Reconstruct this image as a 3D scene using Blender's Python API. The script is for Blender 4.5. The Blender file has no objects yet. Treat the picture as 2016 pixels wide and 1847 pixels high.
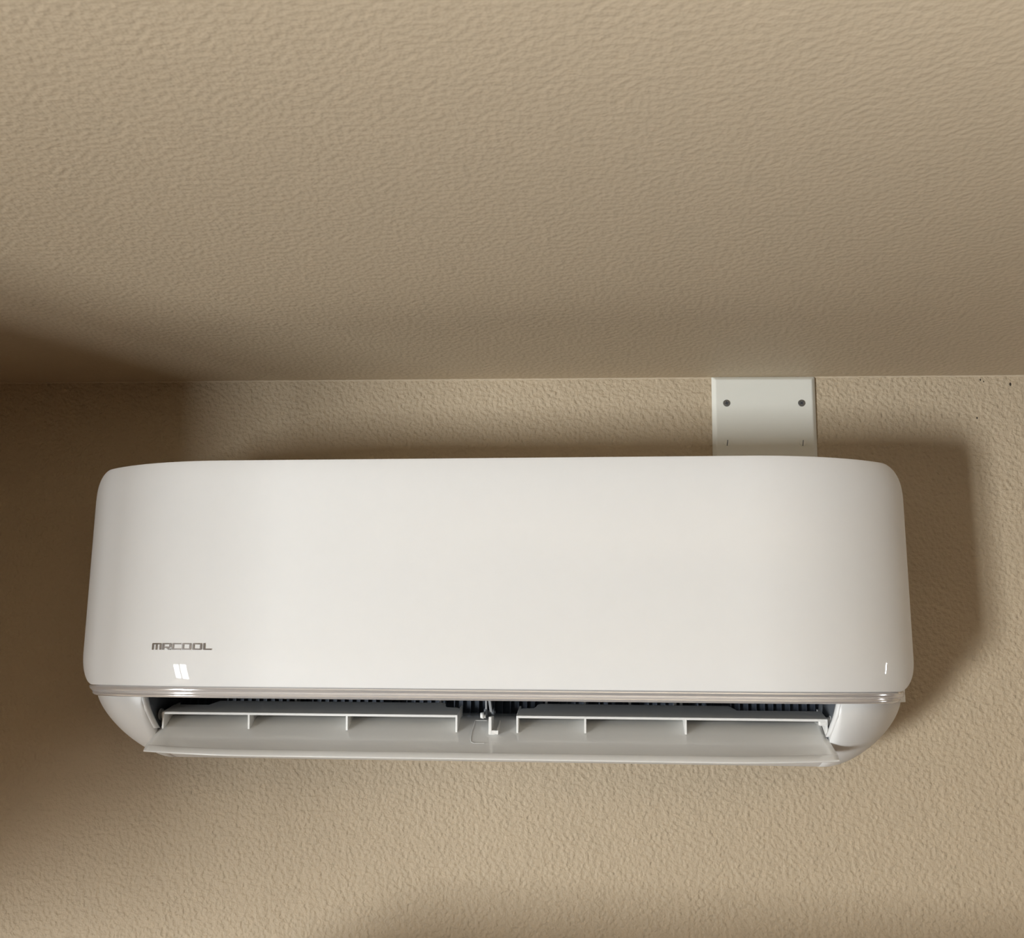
import bpy, bmesh, math, random
from mathutils import Vector, Matrix, Euler
C = bpy.context.scene
COL = C.collection
random.seed(7)

# ------------------------------------------------------------------ camera
WALL = 1.15223          # distance from the camera to the wall
ZC = 2.07               # camera height
CEIL = ZC + 0.32726     # ceiling height at x = 0
P, A, RO = 0.188338, 0.084744, -0.016031
fw = Vector((-math.sin(A)*math.cos(P), math.cos(A)*math.cos(P), math.sin(P)))
rt = Vector((math.cos(A), math.sin(A), 0.0)); up = rt.cross(fw)
rt2 = math.cos(RO)*rt - math.sin(RO)*up
up2 = math.sin(RO)*rt + math.cos(RO)*up
cam = bpy.data.cameras.new('camera'); co = bpy.data.objects.new('camera', cam); COL.objects.link(co)
m = Matrix((rt2, up2, -fw)).transposed().to_4x4(); m.translation = Vector((0, 0, ZC))
co.matrix_world = m
cam.sensor_fit = 'HORIZONTAL'; cam.sensor_width = 36.0; cam.lens = 36.0*2023.42/2016.0
cam.clip_start = 0.05
C.camera = co

# ------------------------------------------------------------------ light
W = bpy.data.worlds.new('sky'); C.world = W; W.use_nodes = True
W.node_tree.nodes['Background'].inputs[0].default_value = (0.75, 0.85, 1.0, 1)
W.node_tree.nodes['Background'].inputs[1].default_value = 0.1
C.view_settings.view_transform = 'Standard'; C.view_settings.look = 'None'
C.view_settings.gamma = 1.0; C.view_settings.use_curve_mapping = False
C.view_settings.exposure = 0.07

FRONT = -3.20           # inner face of the wall behind the camera
KEYWIN = (-3.65, 0.60, 1.15, 1.16)      # centre x, centre z, width, height of the window that gives the key light
FILLWIN = (0.64, 1.82, 0.06, 0.32)      # centre y, centre z, width, height of the slit window in the right wall
XL, XR, XP = -5.2, 2.6, -1.20            # far left wall, right wall, partition with the wide opening
def area(name, x, y, z, sx, sy, rot, power, col, spread=180):
    l = bpy.data.lights.new(name, 'AREA'); l.shape = 'RECTANGLE'; l.size = sx; l.size_y = sy
    l.energy = power; l.color = col; l.spread = math.radians(spread)
    o = bpy.data.objects.new(name, l); COL.objects.link(o); o.location = (x, y, z); o.rotation_euler = rot
    return o
R90 = math.radians(90)
E_KEY, E_UP, E_FILL = 555, 33, 8
area('window_daylight', KEYWIN[0], FRONT-0.056, KEYWIN[1], KEYWIN[2], KEYWIN[3], (R90, 0, 0), E_KEY, (0.94, 0.98, 1.0))
UP = (0.55, -0.60, 1.35, 1.80, 0.90, 105)          # added upward fill behind the camera to brighten the ceiling, no table there
area('added_ceiling_fill', UP[0], UP[1], UP[2], UP[3], UP[4], (math.radians(180), 0, 0), E_UP, (0.95, 0.98, 1.0), UP[5])
area('window_daylight', XR+0.056, FILLWIN[0], FILLWIN[1], FILLWIN[2], FILLWIN[3], (R90, 0, R90), E_FILL, (0.95, 0.98, 1.0))

# ------------------------------------------------------------------ materials
def new_mat(name):
    mt = bpy.data.materials.new(name); mt.use_nodes = True
    return mt, mt.node_tree, mt.node_tree.nodes['Principled BSDF']
def plastic(name, col, rough=0.4, metal=0.0, spec=0.5, coat=0.0, var=0.012, scale=60.0):
    mt, nt, b = new_mat(name)
    tc = nt.nodes.new('ShaderNodeTexCoord'); nz = nt.nodes.new('ShaderNodeTexNoise')
    nz.inputs['Scale'].default_value = scale; nz.inputs['Detail'].default_value = 3
    nt.links.new(tc.outputs['Object'], nz.inputs['Vector'])
    mx = nt.nodes.new('ShaderNodeMixRGB'); mx.inputs[1].default_value = (*[c*(1-var) for c in col], 1)
    mx.inputs[2].default_value = (*[min(1, c*(1+var)) for c in col], 1)
    nt.links.new(nz.outputs['Fac'], mx.inputs[0]); nt.links.new(mx.outputs[0], b.inputs['Base Color'])
    b.inputs['Roughness'].default_value = rough; b.inputs['Metallic'].default_value = metal
    b.inputs['Specular IOR Level'].default_value = spec
    b.inputs['Coat Weight'].default_value = coat; b.inputs['Coat Roughness'].default_value = 0.012
    return mt
def orange_peel(name, col, strength=0.55, scale=125.0):
    mt, nt, b = new_mat(name)
    tc = nt.nodes.new('ShaderNodeTexCoord')
    wp = nt.nodes.new('ShaderNodeTexNoise'); wp.inputs['Scale'].default_value = 30; wp.inputs['Detail'].default_value = 2
    nt.links.new(tc.outputs['Object'], wp.inputs['Vector'])
    n1 = nt.nodes.new('ShaderNodeTexNoise'); n1.inputs['Scale'].default_value = scale
    n1.inputs['Detail'].default_value = 0.0
    n2 = nt.nodes.new('ShaderNodeTexNoise'); n2.inputs['Scale'].default_value = scale*2.3; n2.inputs['Detail'].default_value = 0
    for n in (n1, n2): nt.links.new(tc.outputs['Object'], n.inputs['Vector'])
    rp = nt.nodes.new('ShaderNodeMapRange'); rp.inputs[1].default_value = 0.22; rp.inputs[2].default_value = 0.78
    rp.interpolation_type = 'LINEAR'
    nt.links.new(n1.outputs['Fac'], rp.inputs[0])
    ad = nt.nodes.new('ShaderNodeMath'); ad.operation = 'MULTIPLY_ADD'; ad.inputs[1].default_value = 0.55
    nt.links.new(n2.outputs['Fac'], ad.inputs[0]); nt.links.new(rp.outputs[0], ad.inputs[2])
    bp = nt.nodes.new('ShaderNodeBump'); bp.inputs['Strength'].default_value = strength; bp.inputs['Distance'].default_value = 0.0011
    nt.links.new(ad.outputs[0], bp.inputs['Height']); nt.links.new(bp.outputs['Normal'], b.inputs['Normal'])
    mx = nt.nodes.new('ShaderNodeMixRGB'); mx.inputs[1].default_value = (*[c*0.97 for c in col], 1)
    mx.inputs[2].default_value = (*[c*1.03 for c in col], 1)
    nt.links.new(wp.outputs['Fac'], mx.inputs[0]); nt.links.new(mx.outputs[0], b.inputs['Base Color'])
    b.inputs['Roughness'].default_value = 0.62; b.inputs['Specular IOR Level'].default_value = 0.28
    return mt
PAINT = (0.50, 0.405, 0.285)
M_WALL = orange_peel('beige_orange_peel_wall', PAINT, 0.78, 260.0)
M_CEIL = orange_peel('beige_orange_peel_ceiling', PAINT, 0.32, 215.0)
M_BEAD = orange_peel('pale_caulk', (0.55, 0.455, 0.33), 0.5)
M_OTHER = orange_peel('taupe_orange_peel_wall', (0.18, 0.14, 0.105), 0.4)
M_PANEL = plastic('glossy_white_plastic', (0.83, 0.825, 0.81), 0.55, spec=0.12, coat=0.4)
M_BODY = plastic('satin_white_plastic', (0.80, 0.795, 0.775), 0.38)
M_FLAP = plastic('polished_white_plastic', (0.76, 0.755, 0.735), 0.16, coat=0.8)
M_VANE = plastic('white_vane_plastic', (0.83, 0.82, 0.79), 0.45)
M_CHROME = plastic('bright_chrome', (0.86, 0.84, 0.83), 0.10, metal=0.6)
M_BADGE = plastic('dark_chrome', (0.60, 0.59, 0.58), 0.18, metal=1.0)
M_LINER = plastic('grey_duct_plastic', (0.16, 0.17, 0.185), 0.5)
M_FIN = plastic('navy_fin_plastic', (0.054, 0.066, 0.090), 0.5)
M_DARK = plastic('black_duct_plastic', (0.048, 0.060, 0.082), 0.6)
M_GREY = plastic('grey_linkage_and_pivot_shade', (0.30, 0.30, 0.30), 0.45)
M_PLATE = plastic('off_white_metal_plate', (0.75, 0.745, 0.68), 0.45)
M_SCREW = plastic('zinc_screw', (0.30, 0.31, 0.31), 0.35, metal=0.9)
M_TRIM = plastic('white_window_paint', (0.8, 0.79, 0.76), 0.4)
M_FLOOR = plastic('tan_carpet', (0.16, 0.12, 0.09), 0.9, var=0.15, scale=300)
M_WOOD = plastic('brown_wood', (0.16, 0.09, 0.05), 0.5, var=0.2, scale=8)
M_SPECK = plastic('dark_speck', (0.03, 0.022, 0.015), 0.8)
mt, nt, b = new_mat('window_glass')
gl = nt.nodes.new('ShaderNodeBsdfGlossy'); gl.inputs['Roughness'].default_value = 0.02
tr = nt.nodes.new('ShaderNodeBsdfTransparent'); lwt = nt.nodes.new('ShaderNodeLayerWeight')
pw = nt.nodes.new('ShaderNodeMath'); pw.operation = 'POWER'; pw.inputs[1].default_value = 5
fr = nt.nodes.new('ShaderNodeMath'); fr.operation = 'MULTIPLY_ADD'; fr.inputs[1].default_value = 0.9; fr.inputs[2].default_value = 0.04
nt.links.new(lwt.outputs['Facing'], pw.inputs[0]); nt.links.new(pw.outputs[0], fr.inputs[0])
ms = nt.nodes.new('ShaderNodeMixShader'); out = nt.nodes['Material Output']; nt.nodes.remove(b)
nt.links.new(fr.outputs[0], ms.inputs[0]); nt.links.new(tr.outputs[0], ms.inputs[1]); nt.links.new(gl.outputs[0], ms.inputs[2])
nt.links.new(ms.outputs[0], out.inputs['Surface']); M_GLASS = mt

# ------------------------------------------------------------------ helpers
class MB:
    def __init__(s): s.v = []; s.f = []; s.sm = []
    def add(s, vs, fs, smooth=False):
        o = len(s.v); s.v += [tuple(p) for p in vs]; s.f += [tuple(i+o for i in f) for f in fs]; s.sm += [smooth]*len(fs); return s
    def box(s, x0, x1, y0, y1, z0, z1):
        vs = [(x, y, z) for x in (x0, x1) for y in (y0, y1) for z in (z0, z1)]
        return s.add(vs, [(0,1,3,2), (4,6,7,5), (0,4,5,1), (2,3,7,6), (0,2,6,4), (1,5,7,3)])
    def prism(s, poly, fn, t0, t1, smooth=False):     # poly of (a, b); fn(a, b, t) -> point
        n = len(poly)
        vs = [fn(a, b, t0) for a, b in poly] + [fn(a, b, t1) for a, b in poly]
        s.add(vs, [tuple(range(n))[::-1], tuple(range(n, 2*n))])
        return s.add(vs, [(i, (i+1) % n, n+(i+1) % n, n+i) for i in range(n)], smooth)
    def grid(s, rows, smooth=True, closed=False):
        n = len(rows[0]); vs = [p for r in rows for p in r]; fs = []
        for i in range(len(rows)-1):
            for j in range(n if closed else n-1):
                k = (j+1) % n
                fs.append((i*n+j, i*n+k, (i+1)*n+k, (i+1)*n+j))
        return s.add(vs, fs, smooth)
    def cyl(s, c, axis, r, h, n=16, r2=None):
        ax = Vector(axis).normalized(); u = ax.orthogonal().normalized(); w = ax.cross(u); c = Vector(c)
        r2 = r if r2 is None else r2
        a = [c + u*math.cos(t)*r + w*math.sin(t)*r for t in [2*math.pi*i/n for i in range(n)]]
        e = [c + ax*h + u*math.cos(t)*r2 + w*math.sin(t)*r2 for t in [2*math.pi*i/n for i in range(n)]]
        s.add(a+e, [tuple(range(n))[::-1], tuple(range(n, 2*n))])
        return s.add(a+e, [(i, (i+1) % n, n+(i+1) % n, n+i) for i in range(n)], True)
    def build(s, name, mat, parent=None, bevel=0, seg=2, merge=False, solid=0):
        me = bpy.data.meshes.new(name); me.from_pydata(s.v, [], s.f)
        me.polygons.foreach_set('use_smooth', s.sm); me.materials.append(mat)
        bm = bmesh.new(); bm.from_mesh(me)
        bmesh.ops.remove_doubles(bm, verts=bm.verts, dist=1e-6)
        bmesh.ops.recalc_face_normals(bm, faces=bm.faces)
        bm.to_mesh(me); bm.free(); me.update()
        o = bpy.data.objects.new(name, me); COL.objects.link(o)
        if parent: o.parent = parent
        if solid:
            q = o.modifiers.new('s', 'SOLIDIFY'); q.thickness = solid; q.offset = -1
        if bevel:
            q = o.modifiers.new('b', 'BEVEL'); q.width = bevel; q.segments = seg; q.limit_method = 'ANGLE'
            q.angle_limit = math.radians(35); q.use_clamp_overlap = True; q.harden_normals = False
        return o
def tag(o, label, cat, group=None):
    o['label'] = label; o['category'] = cat
    if group: o['group'] = group
    return o
def struct(o): o['kind'] = 'structure'; return o
def empty(name, loc, rot=(0, 0, 0)):
    o = bpy.data.objects.new(name, None); COL.objects.link(o); o.location = loc; o.rotation_euler = rot; o.empty_display_size = 0.05
    return o
def frange(a, b, n): return [a + (b-a)*i/(n-1) for i in range(n)]

# ------------------------------------------------------------------ room
T = 0.12
TOP = CEIL + 0.02
wall_back = struct(MB().box(XL-T, XR+T, WALL, WALL+T, 0, TOP).build('wall_back', M_WALL))
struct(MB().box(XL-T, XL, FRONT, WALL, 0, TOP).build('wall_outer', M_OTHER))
struct(MB().box(XL-T, XR+T, FRONT-T-.1, WALL+T, -T, 0).build('floor', M_FLOOR))
ce = MB(); ce.box(XL-T, XR+T, FRONT-T, WALL+T, 0, T)
ceil = struct(ce.build('ceiling', M_CEIL)); ceil.location = (0, 0, CEIL)
# partition on the left: the opening's near jamb, far jamb and header
JAMB, NEAR, HEAD, LOWER = -0.02, -2.60, 2.10, 1.565
lw = MB()
lw.box(XP-T, XP, JAMB, WALL, LOWER, TOP); lw.box(XP-T, XP, FRONT, NEAR, 0, TOP); lw.box(XP-T, XP, NEAR, JAMB, HEAD, TOP)
struct(lw.build('wall_left', M_WALL))
# wall behind the camera with the two windows
def window(n, fn, cx, cz, w, h, mull):           # fn(a, depth, z): depth 0 at the room face, growing outwards
    f = min(0.035, w*.12)
    x0, x1, z0, z1 = cx-w/2, cx+w/2, cz-h/2, cz+h/2
    def bx(mb, a0, a1, d0, d1, k0, k1):
        p, q = fn(a0, d0, k0), fn(a1, d1, k1)
        return mb.box(min(p[0], q[0]), max(p[0], q[0]), min(p[1], q[1]), max(p[1], q[1]), k0, k1)
    o = MB()
    for b_ in ((x0, x0+f, z0, z1), (x1-f, x1, z0, z1), (x0+f, x1-f, z0, z0+f), (x0+f, x1-f, z1-f, z1)):
        bx(o, b_[0], b_[1], -.005, .05, b_[2], b_[3])
    fr_ = struct(o.build('window_%d' % n, M_TRIM))
    for t in mull:
        bx(MB(), x0+w*t-0.035, x0+w*t+0.035, .005, .04, z0+f, z1-f).build('mullion', M_TRIM, fr_)
    bx(MB(), x0+f, x1-f, .020, .024, z0+f, z1-f).build('pane', M_GLASS, fr_)
h0, h1, k0, k1 = KEYWIN[0]-KEYWIN[2]/2, KEYWIN[0]+KEYWIN[2]/2, KEYWIN[1]-KEYWIN[3]/2, KEYWIN[1]+KEYWIN[3]/2
fwall = MB()
fwall.box(XL-T, h0, FRONT-T, FRONT, 0, TOP); fwall.box(h0, h1, FRONT-T, FRONT, 0, k0); fwall.box(h0, h1, FRONT-T, FRONT, k1, TOP)
fwall.box(h1, XR+T, FRONT-T, FRONT, 0, TOP)
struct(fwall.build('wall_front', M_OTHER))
window(1, lambda a, d, z: (a, FRONT-d, z), *KEYWIN, (0.64,))
h0, h1, k0, k1 = FILLWIN[0]-FILLWIN[2]/2, FILLWIN[0]+FILLWIN[2]/2, FILLWIN[1]-FILLWIN[3]/2, FILLWIN[1]+FILLWIN[3]/2
rwall = MB()
rwall.box(XR, XR+T, FRONT, h0, 0, TOP); rwall.box(XR, XR+T, h0, h1, 0, k0); rwall.box(XR, XR+T, h0, h1, k1, TOP); rwall.box(XR, XR+T, h1, WALL, 0, TOP)
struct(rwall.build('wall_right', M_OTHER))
window(2, lambda a, d, z: (XR+d, a, z), *FILLWIN, ())
# ragged bead of paint along the seam between wall and ceiling
cb = MB(); rows = []
xs = frange(-1.0, 1.2, 1000)
for x in xs:
    h = 0.0013 + random.uniform(-.0006, .0008); d = 0.0011 + random.uniform(-.0004, .0005)
    rows.append([(x, WALL+.001, CEIL-h-.0006), (x, WALL-d*.75, CEIL-h*.8), (x, WALL-d, CEIL-h*.35), (x, WALL-d*.7, CEIL+.001)])
cb.grid(rows)
struct(cb.build('trim_1', M_BEAD))
# dark specks on the wall at the upper right
for (x, z, r) in ((0.4596, 0.3170, .0016), (0.4275, 0.3223, .0011), (0.4310, 0.3203, .0008), (0.4210, 0.2784, .0011)):
    s_ = MB().cyl((0, 0, 0), (0, -1, 0), r, .0004, 7, r*.6)
    o = s_.build('speck', M_SPECK, wall_back); o.location = (x, WALL, ZC+z); o.scale = (.75, 1, 1.3)

# ------------------------------------------------------------------ the air conditioner
ROLL = 0.008521
ac = empty('air_conditioner', (-0.110116, WALL, ZC), (0, -ROLL, 0))
tag(ac, 'white wall-mounted split air conditioner with an open outlet flap below its chrome strip', 'air conditioner')
def L(x, d, z): return (x, -d, z)
X0, PA, PB, PN = 0.25, 0.176, 0.115, 2.0
def plan(x):                                    # depth of the front panel at x
    t = max(0.0, (abs(x)-X0)/PA); t = min(t, 0.9999)
    return 0.2 - PB*(1-(1-t**PN)**(1/PN))
# table of arc length along the plan curve
XE = 0.4080
_tab = [(0.0, 0.0)]; _px = 0.0
for i in range(1, 4001):
    x = XE*i/4000; _tab.append((x, _tab[-1][1] + math.hypot(x-_px, plan(x)-plan(_px)))); _px = x
SE = _tab[-1][1]
def at_s(s):                                    # arc length -> x, depth, outward normal
    a = min(abs(s), SE); lo, hi = 0, 4000
    while hi-lo > 1:
        k = (lo+hi)//2
        if _tab[k][1] <= a: lo = k
        else: hi = k
    x = _tab[lo][0] + (_tab[hi][0]-_tab[lo][0])*(a-_tab[lo][1])/max(1e-12, _tab[hi][1]-_tab[lo][1])
    e = 1e-4; x1 = min(x+e, XE); x0 = x1-2*e
    g = (plan(x1)-plan(x0))/(x1-x0); n = Vector((-g, 1, 0)).normalized()
    sg = -1 if s < 0 else 1
    return sg*x, plan(x), sg*n.x, n.y
def sheet(S, zb, zt, rb, rtp, off, zfrac, ns=150):
    """front surface over a rounded rectangle in (arc length, z); off(z) = offset along the normal"""
    r = max(rb, rtp); ss = []
    edge = [S - r*(1-math.sin(math.pi/2*i/14)) for i in range(15)]
    mid = frange(-edge[0], edge[0], ns)
    ss = [-e for e in edge[::-1]] + mid[1:-1] + edge
    rows = []
    for s in ss:
        def cut(r_):
            q = max(0.0, r_-(S-abs(s))); return r_-math.sqrt(max(0.0, r_*r_-q*q))
        z0, z1 = zb+cut(rb), zt-cut(rtp)
        x, d, nx, nd = at_s(s); row = []
        for fz in zfrac:
            z = z0+(z1-z0)*fz; o_ = off(z); row.append(L(x+nx*o_, d+nd*o_, z))
        rows.append(row)
    return rows
ZB, ZT = -0.0222, 0.1931
def panel_off(z):
    o_ = 0.0
    if z < ZB+.032: o_ -= ((ZB+.032-z)/.032)**2*.0042
    if z > ZT-.02: o_ -= ((z-ZT+.02)/.02)**2*.0020
    return o_
zf = [0, .008, .02, .04, .06, .08, .1, .12, .15] + frange(.2, .85, 12) + [.90, .93, .96, .985, 1]
panel = MB().grid(sheet(SE, ZB, ZT, .024, .034, panel_off, zf)).build('front_panel', M_PANEL, ac, bevel=.0011, seg=3, solid=.0055)
# lettering on the panel, one raised letter per child
K = 0.2507+0.3113
def tx(u): return -0.3113 + (u-296.0)/(418.7-296.0)*(0.3113-0.2507)     # position of a stroke along the word
def letter(strokes, skew=0.0):
    mb = MB()
    for (u0, u1, v0, v1) in strokes:            # u in word units, v from 0 at the foot to 1 at the top
        n = 5
        for lev in (0,):
            fr_, bk_ = [], []
            for i in range(n):
                u = u0+(u1-u0)*i/(n-1)
                x0 = tx(u)
                cols = []
                for v in (v0, v1):
                    x = x0; z = 0.0114+v*0.0062
                    d = plan(x); e = 1e-4; g = (plan(abs(x)+e)-plan(abs(x)-e))/(2*e); nn = Vector((g, 1)).normalized()
                    o_ = panel_off(z)
                    cols.append((L(x+nn.x*(o_+.0007), d+nn.y*(o_+.0007), z), L(x+nn.x*(o_-.0006), d+nn.y*(o_-.0006), z)))
                fr_.append(cols)
            ring = [[c[0][0], c[1][0], c[1][1], c[0][1]] for c in fr_]
            mb.grid(ring, smooth=False, closed=True)
            mb.add(ring[0], [(0, 1, 2, 3)]); mb.add(ring[-1], [(3, 2, 1, 0)])
    return mb
H = 0.19
words = [
 [(296.1, 299.6, 0, .93), (303.9, 307.6, 0, .93), (312.2, 316.0, 0, .93), (297.0, 315.2, .80, 1)],
 [(318.2, 322.0, 0, 1), (322.0, 336.4, 1-H, 1), (333.0, 336.6, .38, 1-H), (324.0, 334.8, .28, .28+H), (328.0, 331.5, .13, .30), (330.5, 336.6, 0, .16)],
 [(338.3, 342.2, .06, .94), (339.5, 357.0, 1-H, 1), (339.5, 357.0, 0, H)],
 [(359.3, 363.0, .06, .94), (374.4, 378.0, .06, .94), (360.4, 376.9, 1-H, 1), (360.4, 376.9, 0, H)],
 [(380.7, 384.4, .06, .94), (395.8, 399.5, .06, .94), (381.8, 398.4, 1-H, 1), (381.8, 398.4, 0, H)],
 [(402.2, 405.9, .06, 1), (403.2, 418.7, 0, H)]]
for i, st in enumerate(words):
    letter(st).build('raised_letter', M_BADGE, panel)
# chrome strip: a backing frame that shows below the panel
ZS = -0.0328
def strip_off(z):
    u = (ZB - z)/(ZB-ZS)                         # 0 at the panel edge, 1 at the strip's lower edge
    if u < 0: return -.0095
    pts = [(0, -.0095), (.08, -.0062), (.20, -.0058), (.42, -.0062), (.50, -.0074), (.58, -.0084), (.66, -.0074), (.76, -.0066), (.88, -.0068), (1.0, -.0084)]
    for (a, p), (b_, q) in zip(pts, pts[1:]):
        if u <= b_: return p+(q-p)*(u-a)/(b_-a)
    return pts[-1][1]
ztop = 0.012
tot = ztop-ZS; band = ZB-ZS
zs_ = [(1-u)*band/tot for u in (1.0, .94, .88, .82, .76, .70, .66, .62, .58, .54, .50, .46, .42, .32, .20, .14, .08, .03)] + [.30, .45, .7, 1.0]
zs_ = sorted(set(zs_))
strip = MB().grid(sheet(SE-.0015, ZS, ztop, .030, .002, strip_off, zs_)).build('trim_strip', M_CHROME, ac, solid=.004)
strip['label'] = 'chrome trim strip'
# upper housing behind the panel
ring = [(x, plan(x)-.020) for x in frange(-.390, .390, 81)] + [(.404, .115), (.4075, .10), (.4095, .07), (.4095, .0), (-.4095, .0), (-.4095, .07), (-.4075, .10), (-.404, .115)]
MB().prism(ring, lambda a, b_, t: L(a, b_, t), -.0325, .1895).build('upper_housing', M_BODY, ac)
# lower housing: two rounded cheeks and the tray that joins them below the flap
CX_, CZ, CA, CB, CNn = 0.335, -0.0305, 0.0755, 0.0670, 1.55
def prof(rho):                                   # depth of the shell at relative radius rho
    d0, d1, r0, n = .070, .158, .10, 1.62
    if rho <= r0: return d1
    t = min(1.0, (rho-r0)/(1-r0)); return d0+(d1-d0)*max(0.0, 1-t**n)**(1/n)
rhos = [0.0, .15, .3] + frange(.36, .9, 13) + [.93, .955, .975, .988, .996, 1.0]
def inner_x(z):
    pts = [(-.030, .3345), (-.0640, .3262), (-.0975, .3262)]
    z = max(-.0975, min(-.030, z))
    for (za, xa), (zb2, xb) in zip(pts, pts[1:]):
        if z >= zb2: return xa+(xb-xa)*(z-za)/(zb2-za)
    return .3262
for sg, CA, CNn in ((-1, .0810, 1.42), (1, .0755, 1.55)):
    mb = MB(); rows = []
    for i in range(33):
        th = math.pi/2*i/32; c_, s_ = math.cos(th), math.sin(th)
        k = (c_**CNn+s_**CNn)**(-1/CNn)
        row = [L(sg*(CX_+CA*c_*k*r), prof(r), CZ-CB*s_*k*r) for r in rhos]
        row.append(L(sg*(CX_+CA*c_*k), .03, CZ-CB*s_*k)); row.append(L(sg*(CX_+CA*c_*k), 0.0, CZ-CB*s_*k))
        rows.append(row)
    mb.grid(rows)
    # inner border: runs in to the slanting rim of the outlet
    last = rows[-1]; inn = []; deep = []
    for p in last:
        x_ = inner_x(p[2]); inn.append((sg*x_, p[1], p[2])); deep.append((sg*x_, min(p[1], -.0)*.35, p[2]))
    mb.grid([last, inn]); mb.grid([inn, deep], smooth=False)
    mb.build('side_cheek', M_BODY, ac)
tray = MB(); rows = []
tr_r = [.80, .84, .88, .91, .94, .965, .985, 1.0]
for x in (-.3262, 0.0, .3262):
    row = [L(x, prof(r), CZ-CB*r) for r in tr_r]
    row += [L(x, .03, CZ-CB), L(x, 0, CZ-CB), L(x, 0, CZ-CB+.004), L(x, .03, CZ-CB+.004), L(x, .075, CZ-CB+.004), L(x, .12, CZ-CB*.84)]
    rows.append(row)
tray.grid(rows, closed=True); tray.build('bottom_tray', M_BODY, ac)
# inner side walls of the outlet, their bright front rims
for sg in (-1, 1):
    zz = frange(-.031, -.0640, 8); rows = []
    for z in zz:
        x_ = inner_x(z); d = prof((CZ-z)/CB)
        rows.append([L(sg*(x_+.0025), d-.0012, z), L(sg*(x_-.0004), d+.0001, z), L(sg*(x_-.0022), d-.0008, z), L(sg*(x_-.0030), d-.0025, z), L(sg*(x_-.0034), d-.0045, z), L(sg*(x_-.0034), d-.0075, z), L(sg*(x_+.0025), d-.0075, z)])
    rm = MB().grid(rows, closed=True); rm.add(rows[0], [tuple(range(7))]); rm.add(rows[-1], [tuple(range(7))])
    rm.build('outlet_rim', M_BODY, ac)
# duct behind the vanes
MB().box(-.334, .334, -.072, -.066, -.094, -.0325).build('duct_back', M_DARK, ac)
dl = MB()
dl.box(-.334, .334, -.155, -.050, -.0332, -.0322)
dl.build('duct_roof', M_LINER, ac)
for sg in (-1, 1):
    rows = []
    for z in frange(-.0332, -.0655, 6):
        x_ = inner_x(z)-.0012; d = prof((CZ-z)/CB)-.008
        rows.append([L(sg*x_, .058, z), L(sg*x_, d, z), L(sg*(x_+.001), d, z), L(sg*(x_+.001), .058, z)])
    ds = MB().grid(rows, smooth=False, closed=True); ds.add(rows[0], [(0, 1, 2, 3)]); ds.add(rows[-1], [(3, 2, 1, 0)])
    ds.build('duct_side', M_LINER, ac)
fin0 = None
nf = 80
for i in range(nf):
    x = -.326 + .652*i/(nf-1)
    if fin0 is None:
        fin0 = MB().box(-.0006, .0006, -.0765, -.0722, -.064, -.0340).build('vertical_fin', M_FIN, ac); o = fin0
    else:
        o = fin0.copy(); COL.objects.link(o); o.parent = ac
    o.location = (x, 0, 0)
for x in (.058, .097, .142, .187, .193, -.05, -.20):
    MB().box(x-.0011, x+.0011, -.090, -.0765, -.047, -.0335).build('grille_strut', M_GREY, ac)
# outlet flap
def flap_row(w):                                 # w from -1 to 1 across the flap
    xr, xc_, x = .3225*w, .3235*w, .3312*w
    t = max(0.0, (abs(w)*.3312-.220)/.1112)**1.8
    dr, zr, dc = .016*t, .0018*t, .0020*t
    return [L(xr, .074, -.0478), L(xr, .085, -.0490), L(xr, .100, -.0502), L(xr, .117, -.0536), L(xc_, .1318-dc, -.0626), L(xc_, .1332-dc, -.0633),
            L((xc_+x)/2, .147-.5*(dr+dc), -.0722+.4*zr), L(x, .1610-dr, -.0812+zr),
            L(x, .1622-dr, -.0817+zr), L(x, .1665-dr, -.0856+zr), L(x, .1670-dr, -.0863+zr), L(x, .1670-dr, -.0873+zr), L(x, .1660-dr, -.0877+zr), L(x, .155-dr, -.0862+zr),
            L(xc_, .128-dc, -.0680), L(xr, .100, -.0560), L(xr, .074, -.0520)]
rows = [flap_row(w) for w in frange(-1, 1, 121)]
fl = MB().grid(rows, closed=True)
for i in range(len(fl.f)):                       # crisp creases at the hinge line and the lip
    if i % 17 in (7, 9, 10, 11, 12): fl.sm[i] = False
fl.add(rows[0], [tuple(range(17))]); fl.add(rows[-1], [tuple(range(17))[::-1]])
flap = fl.build('outlet_flap', M_FLAP, ac)
# little moulded outline on the flap left of the middle clip
def on_flap(x, t):                               # t from 0 (rear) to 1 (near the lip)
    if t < .5: k = t/.5; return L(x, .115+(.1332-.115)*k, -.0524+(-.0633+.0524)*k+.0003)
    k = (t-.5)/.5; return L(x, .1332+(.161-.1332)*k, -.0633+(-.0812+.0633)*k+.0003)
def outline(pts, w):
    mb = MB()
    for a, b_ in zip(pts, pts[1:]):
        pa, pb = Vector(on_flap(*a)), Vector(on_flap(*b_)); d_ = (pb-pa).normalized(); n_ = Vector((0, -.45, .89)); s_ = d_.cross(n_).normalized()*w
        mb.add([pa-s_, pa+s_, pb+s_, pb-s_, pa+n_*.0003, pb+n_*.0003], [(0, 4, 5, 3), (1, 2, 5, 4), (0, 3, 2, 1)])
    return mb
outline([(.002, .80), (-.008, .80), (-.0108, .77), (-.0118, .70), (-.0118, .5), (-.0105, .10), (.001, .10)], .00035).build('moulded_outline', M_FLAP, flap)
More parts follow.
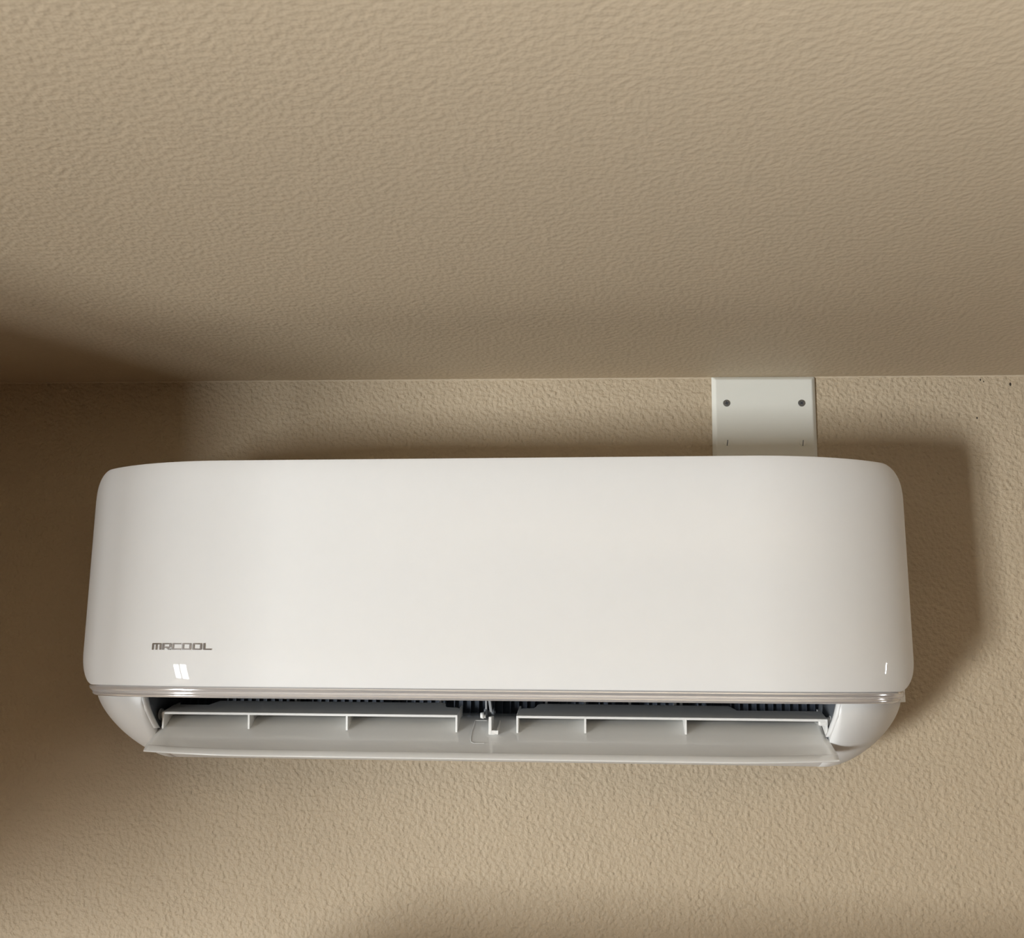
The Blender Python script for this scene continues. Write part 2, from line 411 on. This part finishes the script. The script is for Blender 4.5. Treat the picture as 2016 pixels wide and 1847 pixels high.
# upper vanes and their ribs
VF, VB = (.138, -.0483), (.092, -.0384)
def vane(xa, xb, outer, notch_o, inner):
    """xa < xb; 'outer' side is the unit's end. Outline in plan with notched rear corners"""
    th = .0024
    def P3(x, f, dz=0): return L(x, VF[0]+(VB[0]-VF[0])*f, VF[1]+(VB[1]-VF[1])*f+dz)
    r = .003
    if outer < 0: out_, in_, sg = xa, xb, 1
    else: out_, in_, sg = xb, xa, -1
    pl = [(out_, 0), (out_, .62), (out_+sg*notch_o, .62), (out_+sg*(notch_o+.006), .98), (in_-sg*.021, 1.0), (in_-sg*.018, .93), (in_-sg*.0165, .72), (in_-sg*.0145, .63), (in_-sg*.004, .60), (in_-sg*.001, .52), (in_, .40), (in_, 0)]
    mb = MB(); n = len(pl)
    top = [P3(x, f) for x, f in pl]; bot = [P3(x, f, -th) for x, f in pl]
    mb.add(top+bot, [tuple(range(n)), tuple(range(n, 2*n))[::-1]] + [(i, (i+1) % n, n+(i+1) % n, n+i) for i in range(n)])
    return mb.build('deflector_vane', M_VANE, ac, bevel=.0005, seg=2)
rib_poly = [(.1382, -.0488), (.1360, -.0640), (.1330, -.0634), (.115, -.0526), (.106, -.0516), (.104, -.0428)]
endl = [(.1382, -.0484), (.1368, -.0648), (.1330, -.0636), (.115, -.0526), (.100, -.0510), (.098, -.0406)]
for (xa, xb, outer, notch, ribs) in ((-.3205, -.0255, -1, .036, (-.2326, -.1345)), (.0316, .3252, 1, .080, (.0977, .1930))):
    v = vane(xa, xb, outer, notch, 0)
    for x in ribs:
        MB().prism(rib_poly, lambda a, b_, t: L(t, a, b_), x-.0009, x+.0009).build('rib', M_VANE, v)
    for x in (xa+.0010, xb-.0010):
        MB().prism(endl, lambda a, b_, t: L(t, a, b_), x-.0010, x+.0010).build('end_plate', M_VANE, v, bevel=.0004)
    xo = xa if outer < 0 else xb
    p_ = MB().cyl(L(xo, .130, -.0512), (outer, 0, 0), .0042, .0048, 18); p_.cyl(L(xo+outer*.0034, .130, -.0512), (outer, 0, 0), .0058, .0016, 18)
    p_.build('pivot', M_GREY if outer < 0 else M_BODY, v)  # left pivot coloured grey for the shade it sits in
    # faint ejector ring on the vane's upper face
    q = MB(); cx = xo-outer*.013; n_ = 20; ring_ = []
    for i in range(n_+1):
        t = 2*math.pi*i/n_; f = .5
        rr = []
        for (r_, hgt) in ((.0026, 0), (.0030, .0004), (.0034, 0)):
            ff = f + r_*math.sin(t)/.0432
            rr.append(L(cx+r_*math.cos(t), VF[0]+(VB[0]-VF[0])*ff, VF[1]+(VB[1]-VF[1])*ff+hgt+.0001))
        ring_.append(rr)
    q.grid(ring_); q.build('ejector_ring', M_VANE, v)
MB().box(.3170, .3252, -.1380, -.132, -.0545, -.0500).build('vane_clip', M_VANE, ac, bevel=.0012)
# middle bracket that carries the vanes
sp = empty('middle_bracket', (0, 0, 0)); sp.parent = ac
ub = MB()
ub.box(.0054, .0082, -.1440, -.120, -.0660, -.0493); ub.box(.0082, .0146, -.1440, -.120, -.0660, -.0619)
ub.prism([(.1440, -.0619), (.118, -.0535), (.118, -.0600), (.1440, -.0660)], lambda a, b_, t: L(t, a, b_), .0134, .0146)
ub.build('clip', M_VANE, sp, bevel=.0005)
arm = MB()
arm.prism([(-.0010, -.0335), (.0010, -.0335), (.0010, -.0445), (-.0008, -.0445)], lambda a, b_, t: L(a, t, b_), .108, .118)
arm.prism([(.0018, -.0335), (.0044, -.0335), (.0064, -.0462), (.0038, -.0462)], lambda a, b_, t: L(a, t, b_), .108, .118)
arm.build('arm', M_GREY, sp, bevel=.0004)
jt = MB(); jt.cyl(L(-.0020, .116, -.0462), (1, 0, 0), .0034, .0034, 14); jt.cyl(L(.0046, .114, -.0455), (1, 0, 0), .0034, .0034, 14); jt.cyl(L(-.002, .115, -.0460), (1, 0, 0), .0016, .011, 10)
jt.build('joint', M_LINER, sp)
kn = MB(); kn.cyl(L(-.0049, .122, -.0492), (1, 0, .0), .0026, .0032, 14, .0034); kn.cyl(L(-.0022, .122, -.0500), (1, 0, -.0), .0018, .0022, 12)
kn.build('pin', M_VANE, sp)

# ------------------------------------------------------------------ blank cover plate
PR = -0.004214
pl = empty('blank_cover_plate', (0.18722, WALL, ZC+0.27215), (0, -PR, 0))
tag(pl, 'off-white blank electrical cover plate with four screws above the air conditioner', 'cover plate')
hw, zt_, zb_ = .0579, .0550, -.0579; bv = .0042; th = .0058
ob = [(-hw, zb_), (hw, zb_), (hw, zt_), (-hw, zt_)]; ib = [(-hw+bv, zb_+bv), (hw-bv, zb_+bv), (hw-bv, zt_-bv), (-hw+bv, zt_-bv)]
mb = MB(); vs = [(x, 0, z) for x, z in ob] + [(x, -.0022, z) for x, z in ob] + [(x, -th, z) for x, z in ib]
mb.add(vs, [(3, 2, 1, 0), (8, 9, 10, 11)] + [(k*4+i, k*4+(i+1) % 4, k*4+4+(i+1) % 4, k*4+4+i) for k in (0, 1) for i in range(4)])
mb.build('plate', M_PLATE, pl, bevel=.0016, seg=3)
def dome(r, h, n=24):
    rows = []
    for k, a in enumerate(frange(0, math.pi/2, 6)):
        rows.append([(r*math.cos(a)*math.cos(t) if a < 1.57 else 0, -h*math.sin(a), r*math.cos(a)*math.sin(t) if a < 1.57 else 0) for t in [2*math.pi*i/n for i in range(n)]])
    return MB().grid(rows, closed=True)
for sx in (-1, 1):
    o = MB().cyl((0, 0, 0), (0, -1, 0), .0042, .0008, 24, .0038)
    s1 = o.build('screw', M_SCREW, pl); s1['label'] = 'dark zinc cross-head screw'
    s1.location = (sx*.04167, -th+.0002, .02301)
    cr = MB(); cr.box(-.0021, .0021, -.0010, -.0007, -.0005, .0005); cr.box(-.0005, .0005, -.0010, -.0007, -.0021, .0021)
    c_ = cr.build('cross_slot', M_DARK, s1); c_.rotation_euler = (0, .5*sx+.3, 0)
    hd = MB()
    for q in (-1, 1):                              # slotted head: two raised half discs with a gap between
        pts = [(q*.0005, -.0035)] + [(q*(.0005+.0033*math.sin(t)), -.0035*math.cos(t)) for t in frange(.05, math.pi-.05, 11)] + [(q*.0005, .0035)]
        hd.prism(pts, lambda a, b_, t: (a, -t, b_), 0, .0009)
    s2 = hd.build('screw', M_PLATE, pl, bevel=.0002); s2['label'] = 'painted slotted screw'
    s2.location = (sx*.04167, -th+.0002, -.02301); s2.rotation_euler = (0, .12, 0)
    sl = MB().box(-.0006, .0006, -.00025, -.0001, -.0034, .0034).build('slot', M_LINER, s2)

# ------------------------------------------------------------------ tall cabinet below the frame (its shadow shows on the wall)
cab = empty('tall_cabinet', (0.29, WALL-.001, 0))
tag(cab, 'brown wooden tall cabinet standing against the beige wall under the air conditioner', 'cabinet')
cw, cd, ch = .76, .36, 1.705
MB().box(-cw, cw, -cd, 0, .06, ch).build('body', M_WOOD, cab, bevel=.004)
MB().box(-cw+.03, cw-.03, -cd+.04, -.02, 0, .06).build('plinth', M_WOOD, cab)
for sg in (-1, 1):
    d_ = MB().box(min(sg*.004, sg*(cw-.01)), max(sg*.004, sg*(cw-.01)), -cd-.02, -cd, .08, ch-.02).build('door', M_WOOD, cab, bevel=.003)
    MB().cyl((sg*.05, -cd-.02, .95), (0, -1, 0), .012, .022, 16, .016).build('knob', M_SCREW, d_)
